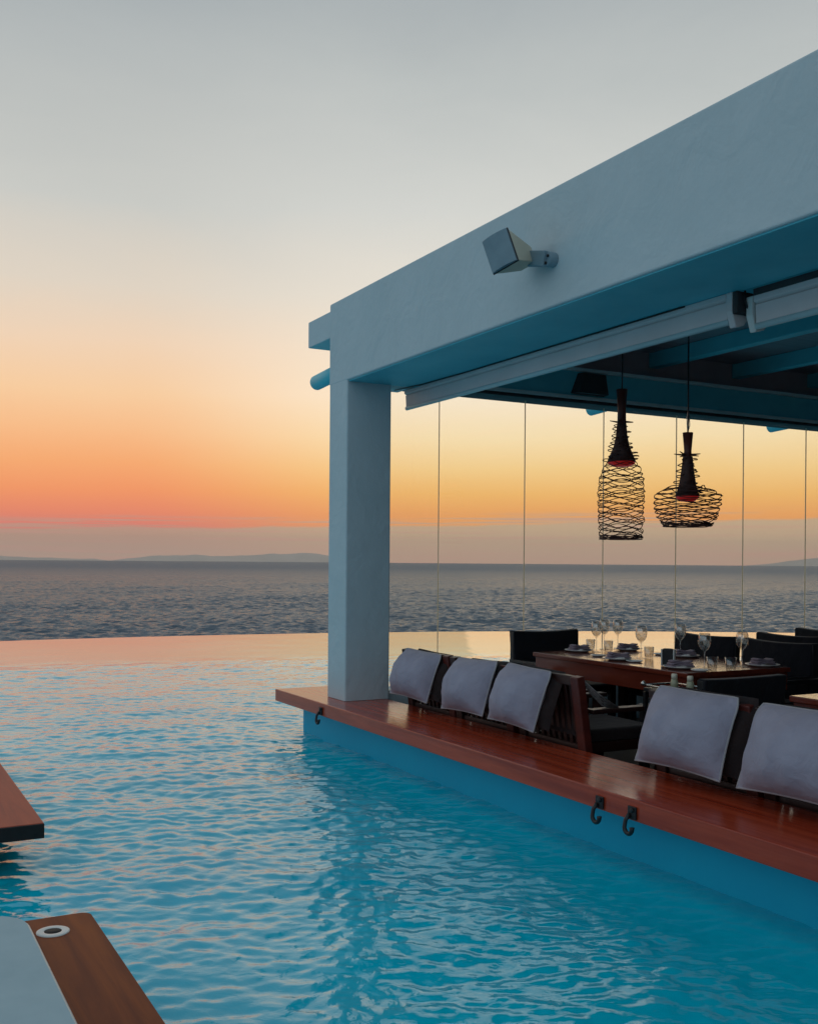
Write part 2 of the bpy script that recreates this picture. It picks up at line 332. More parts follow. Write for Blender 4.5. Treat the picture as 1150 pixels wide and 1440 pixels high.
# waves too small to model far out show as a rougher, slatier sheet
vl = nd(nt, 'ShaderNodeVectorMath', operation='LENGTH'); nt.links.new(tc.outputs['Object'], vl.inputs[0])
def far_(lo, hi):
    q = nd(nt, 'ShaderNodeMapRange'); q.inputs['From Min'].default_value = 300; q.inputs['From Max'].default_value = 2200
    q.inputs['To Min'].default_value = lo; q.inputs['To Max'].default_value = hi; nt.links.new(vl.outputs['Value'], q.inputs['Value']); return q.outputs['Result']
nt.links.new(far_(0.2, 0.4), b.inputs['Roughness'])
mxs = nd(nt, 'ShaderNodeMixShader'); nt.links.new(far_(0.36, 0.46), mxs.inputs['Fac'])
nt.links.new(b.outputs['BSDF'], mxs.inputs[1]); nt.links.new(df.outputs['BSDF'], mxs.inputs[2]); nt.links.new(mxs.outputs['Shader'], nt.nodes['Material Output'].inputs['Surface'])
me = seamesh(); me.materials.append(m); sea = bpy.data.objects.new('sea', me); COL.objects.link(sea); sea.location.z = SEA; tag(sea, kind='structure')
# islands beyond the horizon
def island(name, az0, az1, dist, hmax, seed, f=3.0):
    mb = MB(); N = 70; D = 6; vs = []
    for i in range(N + 1):
        s = i / N; az = R(az0 + (az1 - az0) * s)
        env = math.sin(math.pi * s) ** 0.7
        for j in range(D + 1):
            w = j / D; d = dist * (0.94 + 0.14 * w)
            h = hmax * env * math.sin(math.pi * (0.02 + 0.96 * w)) ** 0.8 * (0.55 + 0.6 * mnoise.fractal(Vector((s * f + seed, w * 0.8, seed)), 1.0, 2.0, 4))
            vs.append((d * math.sin(az), d * math.cos(az), SEA - 40 + max(h, 0)))
    fs = [(i * (D + 1) + j, (i + 1) * (D + 1) + j, (i + 1) * (D + 1) + j + 1, i * (D + 1) + j + 1) for i in range(N) for j in range(D)]
    mb.add(vs, fs, True); return tag(mb.build(name, M['hill']), kind='structure')
island('hills', -16.5, -1.5, 24000, 350, 3.1)
island('hills', -26, -13, 25500, 175, 8.4)
island('hills', 17.5, 34, 24000, 270, 5.7)

# terrace under and behind the viewer (outside the frame, holds the pool's near side)
tag(MB().box(-13, 15, -14, 0.6, -0.6, 0.06).build('terrace', M['stone']), kind='structure')

# ------------------------------------------------------------------ pavilion
pav = thing('pavilion', 'white plastered open pavilion standing in the pool with one square pillar', 'pavilion', 0, 0, 0)
UE, TE = 9.5, 9.6
SOF, TOP = off(1.442), off(2.115)
MB().prism(rounded(-0.345, -0.002, 0.002, 0.40, 0.014, 'abcd'), BAR, SOF + 0.016).build('pillar', M['plaster'], pav)
MB().box(-0.347, UE, 0, 0.64, SOF, TOP).build('front_beam', M['plaster'], pav, 0.013, 3)
MB().box(0.0, UE, 0.018, 0.636, SOF - 0.008, SOF + 0.004).build('soffit', M['rafter'], pav, 0.003)  # thin board under the beam; the pool's bounce light put into its turquoise
MB().box(-0.30, -0.004, 0.64, TE, off(1.50), off(1.75)).build('end_beam', M['rafter'], pav, 0.006)
MB().box(-0.31, 0.03, 0.642, TE, off(1.725), off(1.757)).build('beam_ledge', M['litledge'], pav, 0.004)
MB().box(-0.30, 0.025, 0.642, TE, off(1.475), off(1.505)).build('beam_ledge', M['litledge'], pav, 0.003)
MB().box(-0.28, 0.0, 0.642, TE, off(1.445), off(1.4745)).build('glass_track', M['dark'], pav, 0.003)
MB().box(-0.30, -0.24, 0.64, TE, off(1.757), off(2.04)).build('wall_panel', M['ceil'], pav)
MB().box(-0.30, UE, 0.64, TE, off(2.04), off(2.10)).build('ceiling', M['ceil'], pav)
MB().box(-0.92, -0.303, 0.05, TE, off(1.862), off(2.088)).build('roof_overhang', M['plaster'], pav, 0.008)
for k in range(7):
    t = 1.12 + 1.1 * k
    MB().box(-0.235, UE, t, t + 0.11, off(1.895), off(2.038)).build('rafter', M['rafter'], pav, 0.006)
for t in (0.22, 3.32, 5.95, 8.7):
    pts = [(-1.14, t, off(1.605)), (-1.12, t, off(1.605)), (-0.28, t, off(1.65))]
    MB().tube(pts, [0.045, 0.066, 0.066], 20).build('rafter_pole', M['rafter'], pav)
MB().box(-0.85, UE, 0.0, 0.355, -1.6, BAR - 0.104).build('pool_wall', M['poolpaint'], pav, 0.008)
MB().box(-0.34, -0.06, 0.358, TE, -1.6, 0.42).build('glass_curb', M['plaster'], pav, 0.006)
MB().box(-0.058, UE, 0.358, TE, -0.4, FLOOR).build('floor', M['floor'], pav)
MB().box(UE, UE + 0.2, 0.0, TE, -0.4, off(2.1)).build('added_rear_wall', M['plaster'], pav)  # unseen wall, added to block light and keep the room dark
MB().box(-0.34, UE, TE, TE + 0.2, -0.4, off(2.1)).build('added_side_wall', M['plaster'], pav)  # unseen as well, added to darken the room from this side

# mahogany ledge over the pool wall
ledge = MB().box(-1.0, UE, -0.2, 0.38, BAR - 0.104, BAR - 0.002).build('bar_ledge', M['bar'], None, 0.006, 2)
put(ledge, 0, 0, 0); tag(ledge, 'long glossy red mahogany ledge running along the pool under the pillar', 'ledge')

# hooks under the ledge
def make_hook():
    h = thing('coat_hook', '', 'hook', 0, -0.2, BAR - 0.06)
    p = MB().box(-0.028, 0.028, -0.012, -0.001, -0.034, 0.026); p.tube([(0.008, -0.01, 0.01), (0.008, -0.022, 0.01)], 0.012, 12)
    p.build('plate', M['black'], h, 0.003)
    pts = [(-0.012, -0.014, -0.012), (-0.02, -0.03, -0.04)]
    for k in range(11):
        a = R(185 + 19 * k); pts.append((0.004 + 0.027 * math.cos(a), -0.034, -0.072 + 0.027 * math.sin(a)))
    MB().tube(pts, [0.010] * 3 + [0.011] * (len(pts) - 4) + [0.013], 10).build('prong', M['black'], h)
    return h
HOOKS = [(0.0, 'single black metal hook beside the pillar end of the ledge'), (3.43, 'black metal hook on ledge edge, the farther of the close pair'), (3.67, 'black metal hook on ledge edge, the nearer of the close pair')]
hk = make_hook()
for i, (u, lab) in enumerate(HOOKS):
    o = hk if i == 0 else dup(hk); put(o, u, -0.2, BAR - 0.06); tag(o, lab, 'hook', 'black hooks under the ledge')

# frameless glass panels towards the sea
GT = [0.42, 0.943, 1.826, 2.713, 3.61, 4.51, 5.42, 6.33, 7.24, 8.15]
ORD = ['first', 'second', 'third', 'fourth', 'fifth', 'sixth', 'seventh', 'eighth', 'ninth']
for i in range(7):
    a, b_ = GT[i] + 0.004, GT[i + 1] - 0.004
    p = thing('glass_panel', f'clear frameless glass windbreak panel, {ORD[i]} one from the pillar', 'glass panel', -0.15, a, 0.42, group='glass panels facing the sea')
    MB().box(-0.005, 0.005, 0.006, b_ - a - 0.006, 0.002, off(1.444) - 0.42).build('pane', M['glass'], p)
    e = MB().box(-0.006, 0.006, b_ - a - 0.0055, b_ - a - 0.001, 0.002, off(1.444) - 0.42).build('edge_seal', M['glassedge'], p)

# ------------------------------------------------------------------ rolled blinds under the beam
def blind(u0, u1, t0, zt, label, scale=1.0):
    ln = u1 - u0
    o = thing('roller_blind', label, 'blind', u0, t0, zt, group='roller blinds under the beam')
    def extr(poly, name, mat, a=0.0, b=ln, bev=0.004):
        n = len(poly); v = [(a, y * scale, z * scale) for y, z in poly] + [(b, y * scale, z * scale) for y, z in poly]
        f = [tuple(range(n)), tuple(range(n, 2 * n))[::-1]] + [(i, n + i, n + (i + 1) % n, (i + 1) % n) for i in range(n)]
        return MB().add(v, f).build(name, mat, o, bev)
    extr([(0.0, -0.002), (0.16, -0.002), (0.16, -0.05), (0.025, -0.045), (0.0, -0.03)], 'cassette', M['alu'])
    N = 120; pts = []; rr = []
    for i in range(N + 1):
        s = 0.01 + (ln - 0.02) * i / N
        pts.append((s, 0.07 * scale + 0.004 * math.sin(s * 23), (-0.098 + 0.003 * math.sin(s * 11)) * scale)); rr.append((0.048 + 0.004 * mnoise.noise(Vector((s * 9, 1, 2)))) * scale)
    MB().tube(pts, rr, 20).build('rolled_sheet', M['vinyl'], o)
    extr([(0.012, -0.046), (0.022, -0.046), (0.03, -0.14), (0.018, -0.14)], 'valance', M['alu'], 0.004, ln - 0.004, 0)
    MB().tube([(0, 0.026 * scale, -0.15 * scale), (ln, 0.026 * scale, -0.15 * scale)], 0.017 * scale, 12).build('bottom_rail', M['trim'], o)
    return o
b1 = blind(-0.16, 3.44, 0.60, SOF - 0.008, 'grey rolled blind under the beam, starting at the pillar end')
b2 = blind(3.58, 7.6, 0.655, SOF - 0.042, 'wider grey rolled blind under the beam, right of the bracket joint', 1.05)
MB().box(0, 4.1, 0.0, 0.10, -0.002, 0.033).build('gap_shade', M['dark'], b2)  # dark strip: shade of the gap above the cassette put into colour
for o, s in ((b1, 3.602), (b2, -0.05)):
    p = MB()
    poly = [(0.0, 0.0), (0.16, 0.0), (0.15, -0.10), (0.09, -0.17), (0.03, -0.185), (0.0, -0.10)]
    n = 6; p.add([(s, y, z) for y, z in poly] + [(s + 0.045, y, z) for y, z in poly], [tuple(range(n)), tuple(range(n, 2 * n))[::-1]] + [(i, n + i, n + (i + 1) % n, (i + 1) % n) for i in range(n)])
    p.build('end_bracket', M['white'] if o == b2 else M['alu'], o, 0.006)
MB().tube([(3.69, 0.05, 0.0), (3.69, 0.04, -0.03), (3.70, 0.05, -0.08), (3.70, 0.08, -0.12)], 0.006, 8).build('cable', M['black'], b1)
MB().box(3.648, 3.682, 0.0, 0.12, -0.12, -0.002).build('motor_head', M['dark'], b1, 0.006)
MB().tube([(-0.02, -0.08, -0.004), (0.35, -0.03, -0.006), (1.0, -0.004, -0.006), (2.0, -0.006, -0.006), (3.3, -0.004, -0.006)], 0.005, 6).build('power_cord', M['black'], b1)

# patch of shade on the end beam's inner face, built as a dark box
bx = thing('shade_patch_box', 'patch of shade shaped as a dark flat box on the inner face of the beam over the glass', 'box', 0.0, 2.2, off(1.52))
MB().hexa([(0.0, 0.0, 0), (0.10, 0.03, 0), (0.10, 0.36, 0), (0.0, 0.38, 0)], [(0.0, 0.08, 0.19), (0.06, 0.1, 0.19), (0.06, 0.36, 0.19), (0.0, 0.38, 0.19)]).build('shade_block', M['dark'], bx, 0.006)

# ------------------------------------------------------------------ loudspeaker on the beam
sp = thing('loudspeaker', 'weathered cream outdoor loudspeaker tilted out from the front beam', 'speaker', 0.485, 5.70, off(1.722), world=True)
Wv = Vector((0.75, -0.58, 0.31)).normalized(); Hv = Vector((-0.24, 0.06, 0.97)); Hv = (Hv - Wv * Hv.dot(Wv)).normalized(); Nv = Wv.cross(Hv); 
if Nv.y > 0: Nv = -Nv
def P(w, h, d): return Wv * w + Hv * h + Nv * d
def frust(w0, h0, d0, w1, h1, d1):
    q = lambda w, h, d: [P(-w, -h, d), P(w, -h, d), P(w, h, d), P(-w, h, d)]
    return MB().hexa(q(w0, h0, d0), q(w1, h1, d1))
c = frust(0.055, 0.050, -0.30, 0.084, 0.098, -0.012); c.build('cabinet', M['cabinet'], sp, 0.008, 3)
N_ = 9; vs = []; fs = []
for j in range(N_):
    for i in range(N_):
        a = -1 + 2 * i / (N_ - 1); bq = -1 + 2 * j / (N_ - 1); vs.append(P(a * 0.08, bq * 0.095, 0.004 + 0.016 * (1 - a * a)))
fs = [(j * N_ + i, j * N_ + i + 1, (j + 1) * N_ + i + 1, (j + 1) * N_ + i) for j in range(N_ - 1) for i in range(N_ - 1)]
vs2 = [P((-1 + 2 * i / (N_ - 1)) * 0.08, (-1 + 2 * j / (N_ - 1)) * 0.095, -0.0115) for j in range(N_) for i in range(N_)]
o_ = N_ * N_; ring = [i for i in range(N_)] + [j * N_ + N_ - 1 for j in range(1, N_)] + [(N_ - 1) * N_ + i for i in range(N_ - 2, -1, -1)] + [j * N_ for j in range(N_ - 2, 0, -1)]
fs += [(ring[k], ring[(k + 1) % len(ring)], ring[(k + 1) % len(ring)] + o_, ring[k] + o_) for k in range(len(ring))]
MB().add(vs + vs2, fs).build('grille', M['grille'], sp)
frust(0.086, 0.100, -0.02, 0.086, 0.100, -0.010).build('seam_frame', M['dark'], sp, 0.003)
wallpt = L(2.74, 0.0, off(1.70)) - Vector(sp.location)
br = MB(); rear = P(0, 0, -0.295)
nrm = Vector((-0.879, -0.476, 0))
br.bar(rear, rear + (wallpt + nrm * 0.05 - rear) * 1.0, 0.05, 0.085); br.tube([wallpt + nrm * 0.055, wallpt], 0.042, 18)
br.tube([rear + P(0.03, -0.02, 0.0), rear + P(0.055, -0.02, -0.0)], 0.012, 10)
br.build('bracket', M['grille'], sp, 0.004)
for dx, dz_ in ((-0.012, 0.028), (0.02, 0.012), (0.0, -0.024)):
    c_ = wallpt + nrm * 0.056 + Vector((dx * 0.476, -dx * 0.879, dz_)); MB().tube([c_, c_ + nrm * 0.008], 0.008, 10).build('bolt', M['black'], sp)

# ------------------------------------------------------------------ woven pendant lamps
def interp(prof, z):
    for (z0, r0), (z1, r1) in zip(prof, prof[1:]):
        if z0 >= z >= z1: return r0 + (r1 - r0) * (z0 - z) / max(z0 - z1, 1e-6)
    return prof[-1][1]
def loops(prof, n, tilt, rad, seed, dense_bottom=0):
    rr = random.Random(seed); mb = MB(); zt, zb = prof[0][0], prof[-1][0]
    zs = [zt + (zb - zt) * (i + 0.5) / n for i in range(n)] + [zb + 0.006 * k for k in range(dense_bottom)]
    for q, zc in enumerate(zs):
        A = rr.uniform(0.7, 1.1) * tilt if q < n else 0.004; ph = (q % 2) * math.pi + rr.uniform(-.5, .5); B = rr.uniform(0.1, 0.5) * tilt; ph2 = rr.uniform(0, 6.28); kk = 1; off_ = rr.uniform(-0.004, 0.005)
        pts = []
        for k in range(40):
            a = 2 * math.pi * k / 40
            z = zc + A * math.sin(3 * a + ph) + B * math.sin(kk * a + ph2); z = min(max(z, zb), zt)
            r = interp(prof, z) + off_ + 0.004 * math.sin(5 * a + ph2)
            pts.append((r * math.cos(a), r * math.sin(a), z))
        mb.tube(pts, rad, 5, closed=True)
    return mb
def lamp(label, u, t, z, prof, zr, seed, nl, tilt, cone, handle, hang, spikes):
    """z = bottom of the basket; everything inside is measured up from there"""
    o = thing('pendant_lamp', label, 'lamp', u, t, z, group='woven pendant lamps over the table')
    loops(prof, nl, tilt, 0.0034, seed, 5).build('basket', M['wire'], o)
    MB().lathe(cone + [(cone[-1][0] - 0.006, cone[-1][1] + 0.004)], 24).build('shade', M['wire'], o)
    zc0 = cone[-1][1]; rc = cone[-1][0]
    MB().lathe([(rc - 0.004, zc0 + 0.001), (rc - 0.010, zc0 - 0.016), (rc * 0.6, zc0 - 0.034), (0.0005, zc0 - 0.040)], 24).build('lining', M['lampred'], o)
    MB().lathe([(0.001, handle[0])] + handle[1], 20).build('handle', M['lampwood'], o)
    rr = random.Random(seed + 5); mb = MB(); cz0, cz1 = cone[0][1], cone[-1][1]
    for k in range(spikes):
        s = (k + 0.5) / spikes; zz = cz0 + (cz1 - cz0) * s; r0 = interp([(c_[1], c_[0]) for c_ in cone], zz); a = rr.uniform(0, 6.28)
        for w in range(3):
            aa = a + 2.09 * w + rr.uniform(-.4, .4); pts = []
            for j in range(7):
                q = j / 6; ang = aa + 0.9 * (q - 0.5); r = r0 - 0.004 + (0.034 + 0.016 * s) * math.sin(math.pi * q)
                pts.append((r * math.cos(ang), r * math.sin(ang), zz + 0.02 * (q - 0.5) + rr.uniform(-.003, .003)))
            mb.tube(pts, 0.0038, 5)
    for w in range(5):
        aa = 1.256 * w + rr.uniform(-.3, .3); zz = cz0 + 0.012
        mb.tube([(0.03 * math.cos(aa), 0.03 * math.sin(aa), zz), (0.095 * math.cos(aa + .2), 0.095 * math.sin(aa + .2), zz + rr.uniform(-.012, .018))], [0.008, 0.003], 6)
    mb.build('twig_collar', M['wire'], o)
    zt = off(2.0) - z; ht = handle[1][-1][1]
    MB().tube([(0, 0, ht - 0.01), (0.003, 0, ht + 0.12), (-0.002, 0.002, ht + 0.4), (0, 0, zt)], 0.0055, 8).build('cord', M['black'], o)
    if hang: MB().tube([(0.0, 0, ht), (0.018, 0, ht + 0.05), (0.012, 0, ht + 0.12), (0, 0, ht + 0.16), (-0.012, 0, ht + 0.1), (-0.004, 0, ht)], 0.003, 6).build('wire_loop', M['steel'], o)
    return o
lamp('tall narrow bottle shaped woven pendant lamp with red lining', 1.183, 1.8, off(0.188), [(0.60, 0.105), (0.56, 0.14), (0.47, 0.168), (0.36, 0.175), (0.15, 0.172), (0.0, 0.160)], 0, 3, 27, 0.022,
     [(0.036, 0.90), (0.045, 0.80), (0.062, 0.72), (0.112, 0.60)], (0.90, [(0.034, 0.90), (0.032, 1.02), (0.043, 1.165), (0.001, 1.166)]), False, 11)
lamp('wide round bowl shaped woven pendant lamp with red lining', 1.905, 1.8, off(0.268), [(0.29, 0.12), (0.225, 0.235), (0.16, 0.235), (0.08, 0.215), (0.0, 0.165)], 0, 9, 17, 0.018,
     [(0.034, 0.50), (0.045, 0.40), (0.060, 0.30), (0.085, 0.215)], (0.50, [(0.028, 0.50), (0.026, 0.54), (0.037, 0.672), (0.001, 0.673)]), True, 7)

# ------------------------------------------------------------------ slatted armchairs against the ledge, with hanging cushions
TB = 0.41
def make_chair():
    o = thing('armchair', '', 'chair', 0, TB, FLOOR)
    zt = 0.775
    def leg(x, mat):
        MB().bar((x, 0.055, 0.0), (x, -0.06, zt), 0.075, 0.055, (0, 1, 0)).build('leg', mat, o, 0.006)
    leg(-0.315, M['chairwood']); leg(0.315, M['postwood'])
    for x in (-0.315, 0.315): MB().box(x - 0.03, x + 0.03, 0.56, 0.62, 0.0, 0.545).build('leg', M['chairwood'], o, 0.006)
    MB().bar((-0.277, -0.052, 0.745), (0.277, -0.052, 0.745), 0.04, 0.06).build('top_rail', M['chairwood'], o, 0.005)
    MB().bar((-0.277, 0.01, 0.33), (0.277, 0.01, 0.33), 0.035, 0.06).build('bottom_rail', M['chairwood'], o, 0.005)
    sl = MB()
    for k in range(9):
        x = -0.24 + 0.06 * k; sl.bar((x, 0.01, 0.36), (x, -0.05, 0.717), 0.03, 0.014, (0, 1, 0))
    sl.build('back_slats', M['chairwood'], o, 0.002)
    MB().box(-0.28, 0.28, 0.05, 0.60, 0.30, 0.36).build('seat', M['chairwood'], o, 0.005)
    MB().box(-0.27, 0.27, 0.06, 0.60, 0.362, 0.44).build('seat_pad', M['brownpad'], o, 0.03, 4)
    MB().box(-0.255, 0.255, -0.01, 0.05, 0.40, 0.74).build('back_pad', M['brownpad'], o, 0.025, 4)
    for x in (-0.315, 0.315):
        MB().box(x - 0.04, x + 0.04, 0.03, 0.64, 0.548, 0.575).build('arm', M['chairwood'], o, 0.006)
        rp = MB(); s = 1 if x > 0 else -1
        for q in range(4):
            pts = [(x + s * (0.02 - 0.012 * q), -0.045 + 0.03 * q, 0.765 - 0.03 * q), (x + s * (0.024 - 0.012 * q), 0.08 + 0.02 * q, 0.665 - 0.025 * q), (x + s * (0.02 - 0.012 * q), 0.24 - 0.012 * q, 0.572)]
            rp.tube(pts, 0.006, 6)
        rp.build('rope_brace', M['rope'], o)
    return o
CH = [(0.70, 'dark slatted wooden armchair beside the white pillar'), (1.44, 'dark slatted wooden armchair, the middle one of three near the pillar'), (2.215, 'dark slatted wooden armchair with its right post and rope brace exposed'),
      (3.53, 'dark slatted wooden armchair behind the two ledge hooks'), (4.27, 'dark slatted wooden armchair at the right edge, nearest the viewer')]
ch = make_chair()
for i, (u, lab) in enumerate(CH):
    o = ch if i == 0 else dup(ch); put(o, u, TB, FLOOR, (0, 0.02, -0.015, 0.01, -0.01)[i]); tag(o, lab, 'chair', 'slatted armchairs along the ledge')
def cushion_mesh(w, h, th, seed, n=26):
    front = []; back = []
    for j in range(n + 1):
        for i in range(n + 1):
            a = -1 + 2 * i / n; b_ = -1 + 2 * j / n
            pa = 1 - 0.04 * (1 - b_ * b_) * abs(a) ** 2; pb = 1 - (0.05 if b_ > 0 else 0.12) * (1 - a * a) * abs(b_) ** 2
            sh = 1 - 0.10 * max(0, (b_ - 0.55) / 0.45) ** 2.2 * abs(a) ** 3          # soft rounded shoulders at the top
            x = a * w / 2 * pa * sh; y = b_ * h / 2 * pb * (1 - 0.04 * max(0, b_) * abs(a) ** 4)
            t = th * (max(0, 1 - abs(a) ** 2.1) ** 0.72) * (max(0, 1 - abs(b_) ** 2.1) ** 0.72) * (1 - 0.12 * b_)
            wr = 0.012 * mnoise.fractal(Vector((x * 9 + seed, y * 9, seed)), 1.0, 2.0, 3)
            e = min(1 - abs(a), 1 - abs(b_))
            # soft pleats running in from the corners
            pl = 0.008 * math.sin((a + b_) * 15 + seed) * math.exp(-9 * ((1 - abs(a)) ** 2 + (1 - abs(b_)) ** 2)) * (e > 0)
            sag = -0.02 * (1 - b_) * (1 - a * a)
            bend = 0.035 * max(0, (b_ - 0.45)) ** 1.6                    # the top edge folds back over the chair
            front.append((x, y + sag * 0.3, t + (wr + pl) * min(1, e * 5) - bend)); back.append((x, y + sag * 0.3, -t * 0.75 - bend))
    m_ = n + 1; F = [(j * m_ + i, j * m_ + i + 1, (j + 1) * m_ + i + 1, (j + 1) * m_ + i) for j in range(n) for i in range(n)]
    o_ = m_ * m_
    mb = MB(); mb.add(front + back, F + [(d + o_, c_ + o_, b2_ + o_, a2 + o_) for a2, b2_, c_, d in F], True)
    ring = [front[i] for i in range(m_)] + [front[j * m_ + n] for j in range(1, m_)] + [front[n * m_ + i] for i in range(n - 1, -1, -1)] + [front[j * m_] for j in range(n - 1, 0, -1)]
    return mb, ring
CU = [(0.745, 0.53, 0.37, -0.03, 0.05, 'lilac grey cushion partly hidden by the pillar'), (1.50, 0.55, 0.38, 0.035, -0.03, 'lilac grey cushion, middle one of the three near the pillar'),
      (2.10, 0.50, 0.39, -0.035, 0.02, 'lilac grey cushion beside the bare chair post with rope brace'), (3.575, 0.60, 0.42, 0.0, 0.0, 'large lilac grey cushion hung behind the two ledge hooks'),
      (4.30, 0.64, 0.42, 0.02, 0.0, 'large bluish cushion cut off by the right edge')]
for i, (u, w, h, roll, yaw, lab) in enumerate(CU):
    mb, ring = cushion_mesh(w, h, 0.150, 1.7 * i + 0.4)
    # lean: bottom edge rests out over the ledge, top edge folds over the chair back
    bot = Vector((0, 0.185, BAR + 0.115)); top = Vector((0, 0.305, BAR + 0.465))
    yv = (top - bot).normalized(); xv = Vector((1, 0, 0)); nv = xv.cross(yv)          # nv points to the pool and up
    Rm = Matrix((xv, yv, nv)).transposed() @ Matrix.Rotation(roll, 3, 'Z')
    cb = MB(); cb.v = [tuple(Rm @ Vector(v)) for v in mb.v]; cb.f = mb.f; cb.smooth = mb.smooth
    o = cb.build('cushion', M['cushion']); mid = (bot + top) / 2
    u -= 0.03; put(o, u, mid.y, mid.z - 0.012, yaw); tag(o, lab, 'cushion', 'cushions hung over the armchairs')
    MB().tube([Rm @ Vector(p) for p in ring], 0.0055, 6, closed=True).build('piping', M['piping'], o)
    # a second, dark pad behind each light one
    mb2, _ = cushion_mesh(w * 1.0, h * 0.98, 0.05, 3.3 * i + 2)
    cb = MB(); cb.v = [tuple(Rm @ Vector(v)) for v in mb2.v]; cb.f = mb2.f; cb.smooth = mb2.smooth
    o2 = cb.build('back_cushion', M['brownpad']); put(o2, u + 0.075, mid.y + 0.06, mid.z - 0.005, yaw)
    tag(o2, ['dark brown pad showing behind the cushion by the pillar', 'dark brown pad showing behind the middle of three cushions', 'dark brown pad behind the cushion beside the bare post', 'dark brown pad between the two large cushions', 'dark brown pad behind the cushion cut off at right'][i], 'pad', 'dark pads behind the cushions')

# ------------------------------------------------------------------ tables
TT = 0.76
def table(u0, u1, t0, t1, label):
    o = thing('dining_table', label, 'table', u0, t0, FLOOR, group='dining tables in the pavilion')
    w, d, h = u1 - u0, t1 - t0, TT - FLOOR
    MB().box(0, w, 0, d, h - 0.035, h).build('tabletop', M['table'], o, 0.006)
    a = MB(); a.box(0.02, w - 0.02, 0.015, 0.045, h - 0.16, h - 0.037); a.box(0.02, w - 0.02, d - 0.045, d - 0.015, h - 0.16, h - 0.037)
    a.box(0.02, 0.05, 0.047, d - 0.047, h - 0.16, h - 0.037); a.box(w - 0.05, w - 0.02, 0.047, d - 0.047, h - 0.16, h - 0.037); a.build('apron', M['table'], o)
    for x in (0.06, w - 0.14):
        for y in (0.06, d - 0.14): MB().box(x, x + 0.08, y, y + 0.08, 0, h - 0.038).build('leg', M['chairwood'], o, 0.005)
    return o
table(0.60, 2.35, 1.39, 2.36, 'laid dark red dining table with glasses and plates')
table(3.45, 5.3, 1.09, 2.06, 'second dining table, bare, cut off by right edge')

# black canvas chairs
def make_black():
    o = thing('canvas_chair', '', 'chair', 0, 0, FLOOR)
    n = 14; vs = []; fs = []
    for layer in (0.0, 0.075):
        for j in range(6):
            for i in range(n + 1):
                a = -1 + 2 * i / n; z = 0.40 + 0.46 * j / 5
                top = 0.012 * a * a if j == 5 else 0
                vs.append((a * 0.335 * (1 + 0.02 * j / 5), layer + 0.03 * (1 - a * a) + 0.05 * (1 - j / 5) + 0.004 * mnoise.noise(Vector((a * 4, z * 9, layer))), z + top))
    m_ = n + 1; per = 6 * m_
    for j in range(5):
        for i in range(n):
            q = (j * m_ + i, j * m_ + i + 1, (j + 1) * m_ + i + 1, (j + 1) * m_ + i); fs += [q, tuple(x + per for x in q[::-1])]
    ring = [i for i in range(m_)] + [j * m_ + n for j in range(1, 6)] + [5 * m_ + i for i in range(n - 1, -1, -1)] + [j * m_ for j in range(4, 0, -1)]
    fs += [(ring[k], ring[(k + 1) % len(ring)], ring[(k + 1) % len(ring)] + per, ring[k] + per) for k in range(len(ring))]
    MB().add(vs, fs, False).build('backrest', M['blackfabric'], o, 0.012, 3)
    MB().box(-0.33, 0.33, 0.06, 0.60, 0.36, 0.45).build('seat', M['blackfabric'], o, 0.03, 3)
    for x in (-0.32, 0.32):
        for y in (0.05, 0.56): MB().box(x - 0.025, x + 0.025, y - 0.025, y + 0.025, 0, 0.60 if y > 0.3 else 0.86).build('leg', M['black'], o, 0.004)
        MB().box(x - 0.03, x + 0.03, 0.02, 0.60, 0.602, 0.63).build('arm', M['black'], o, 0.006)
    return o
BC = [(0.10, 1.835, R(-90), 'black canvas chair at the far left end of the laid table'), (1.105, 2.83, R(180), 'black canvas chair behind the laid table, between two wine glasses'),
      (1.86, 2.83, R(180), 'black canvas chair behind the laid table, right of the gap'), (1.40, 3.48, R(180), 'black canvas chair peeping up beyond the row behind the table'),
      (1.10, 4.30, R(180), 'farthest black canvas chair, top edge at the right border'), (2.93, 1.33, R(90), 'low black canvas chair at the near right end of the laid table'),
      (2.62, 2.83, R(180), 'black canvas chair behind the laid table, cut by right edge'), (1.9, 4.30, R(180), 'black canvas chair in the far row beside the right border')]
bc = make_black()
for i, (u, t, rz, lab) in enumerate(BC):
    o = bc if i == 0 else dup(bc); put(o, u, t, FLOOR, rz); tag(o, lab, 'chair', 'black canvas chairs around the tables')
    if i == 5: o.scale = (1, 1, 0.88)

# small black service stand with two bottles
st = thing('service_stand', 'small black stand with bright metal corner knobs behind large cushion', 'stand', 2.73, 0.95, FLOOR)
MB().box(-0.17, 0.17, -0.12, 0.12, 0.665, 0.69).build('top', M['black'], st, 0.004)
r_ = MB()
for a, b_ in (((-.17, -.12), (.17, -.12)), ((.17, -.12), (.17, .12)), ((.17, .12), (-.17, .12)), ((-.17, .12), (-.17, -.12))): r_.tube([(a[0], a[1], 0.705), (b_[0], b_[1], 0.705)], 0.006, 8)
r_.build('rail', M['steel'], st)
for x in (-.16, .16):
    for y in (-.11, .11): MB().box(x - 0.012, x + 0.012, y - 0.012, y + 0.012, 0, 0.664).build('leg', M['black'], st)
for x in (-.17, .17): MB().lathe([(0.001, 0.70), (0.014, 0.706), (0.016, 0.718), (0.001, 0.732)], 14, (x, -0.12, 0)).build('knob', M['steel'], st)
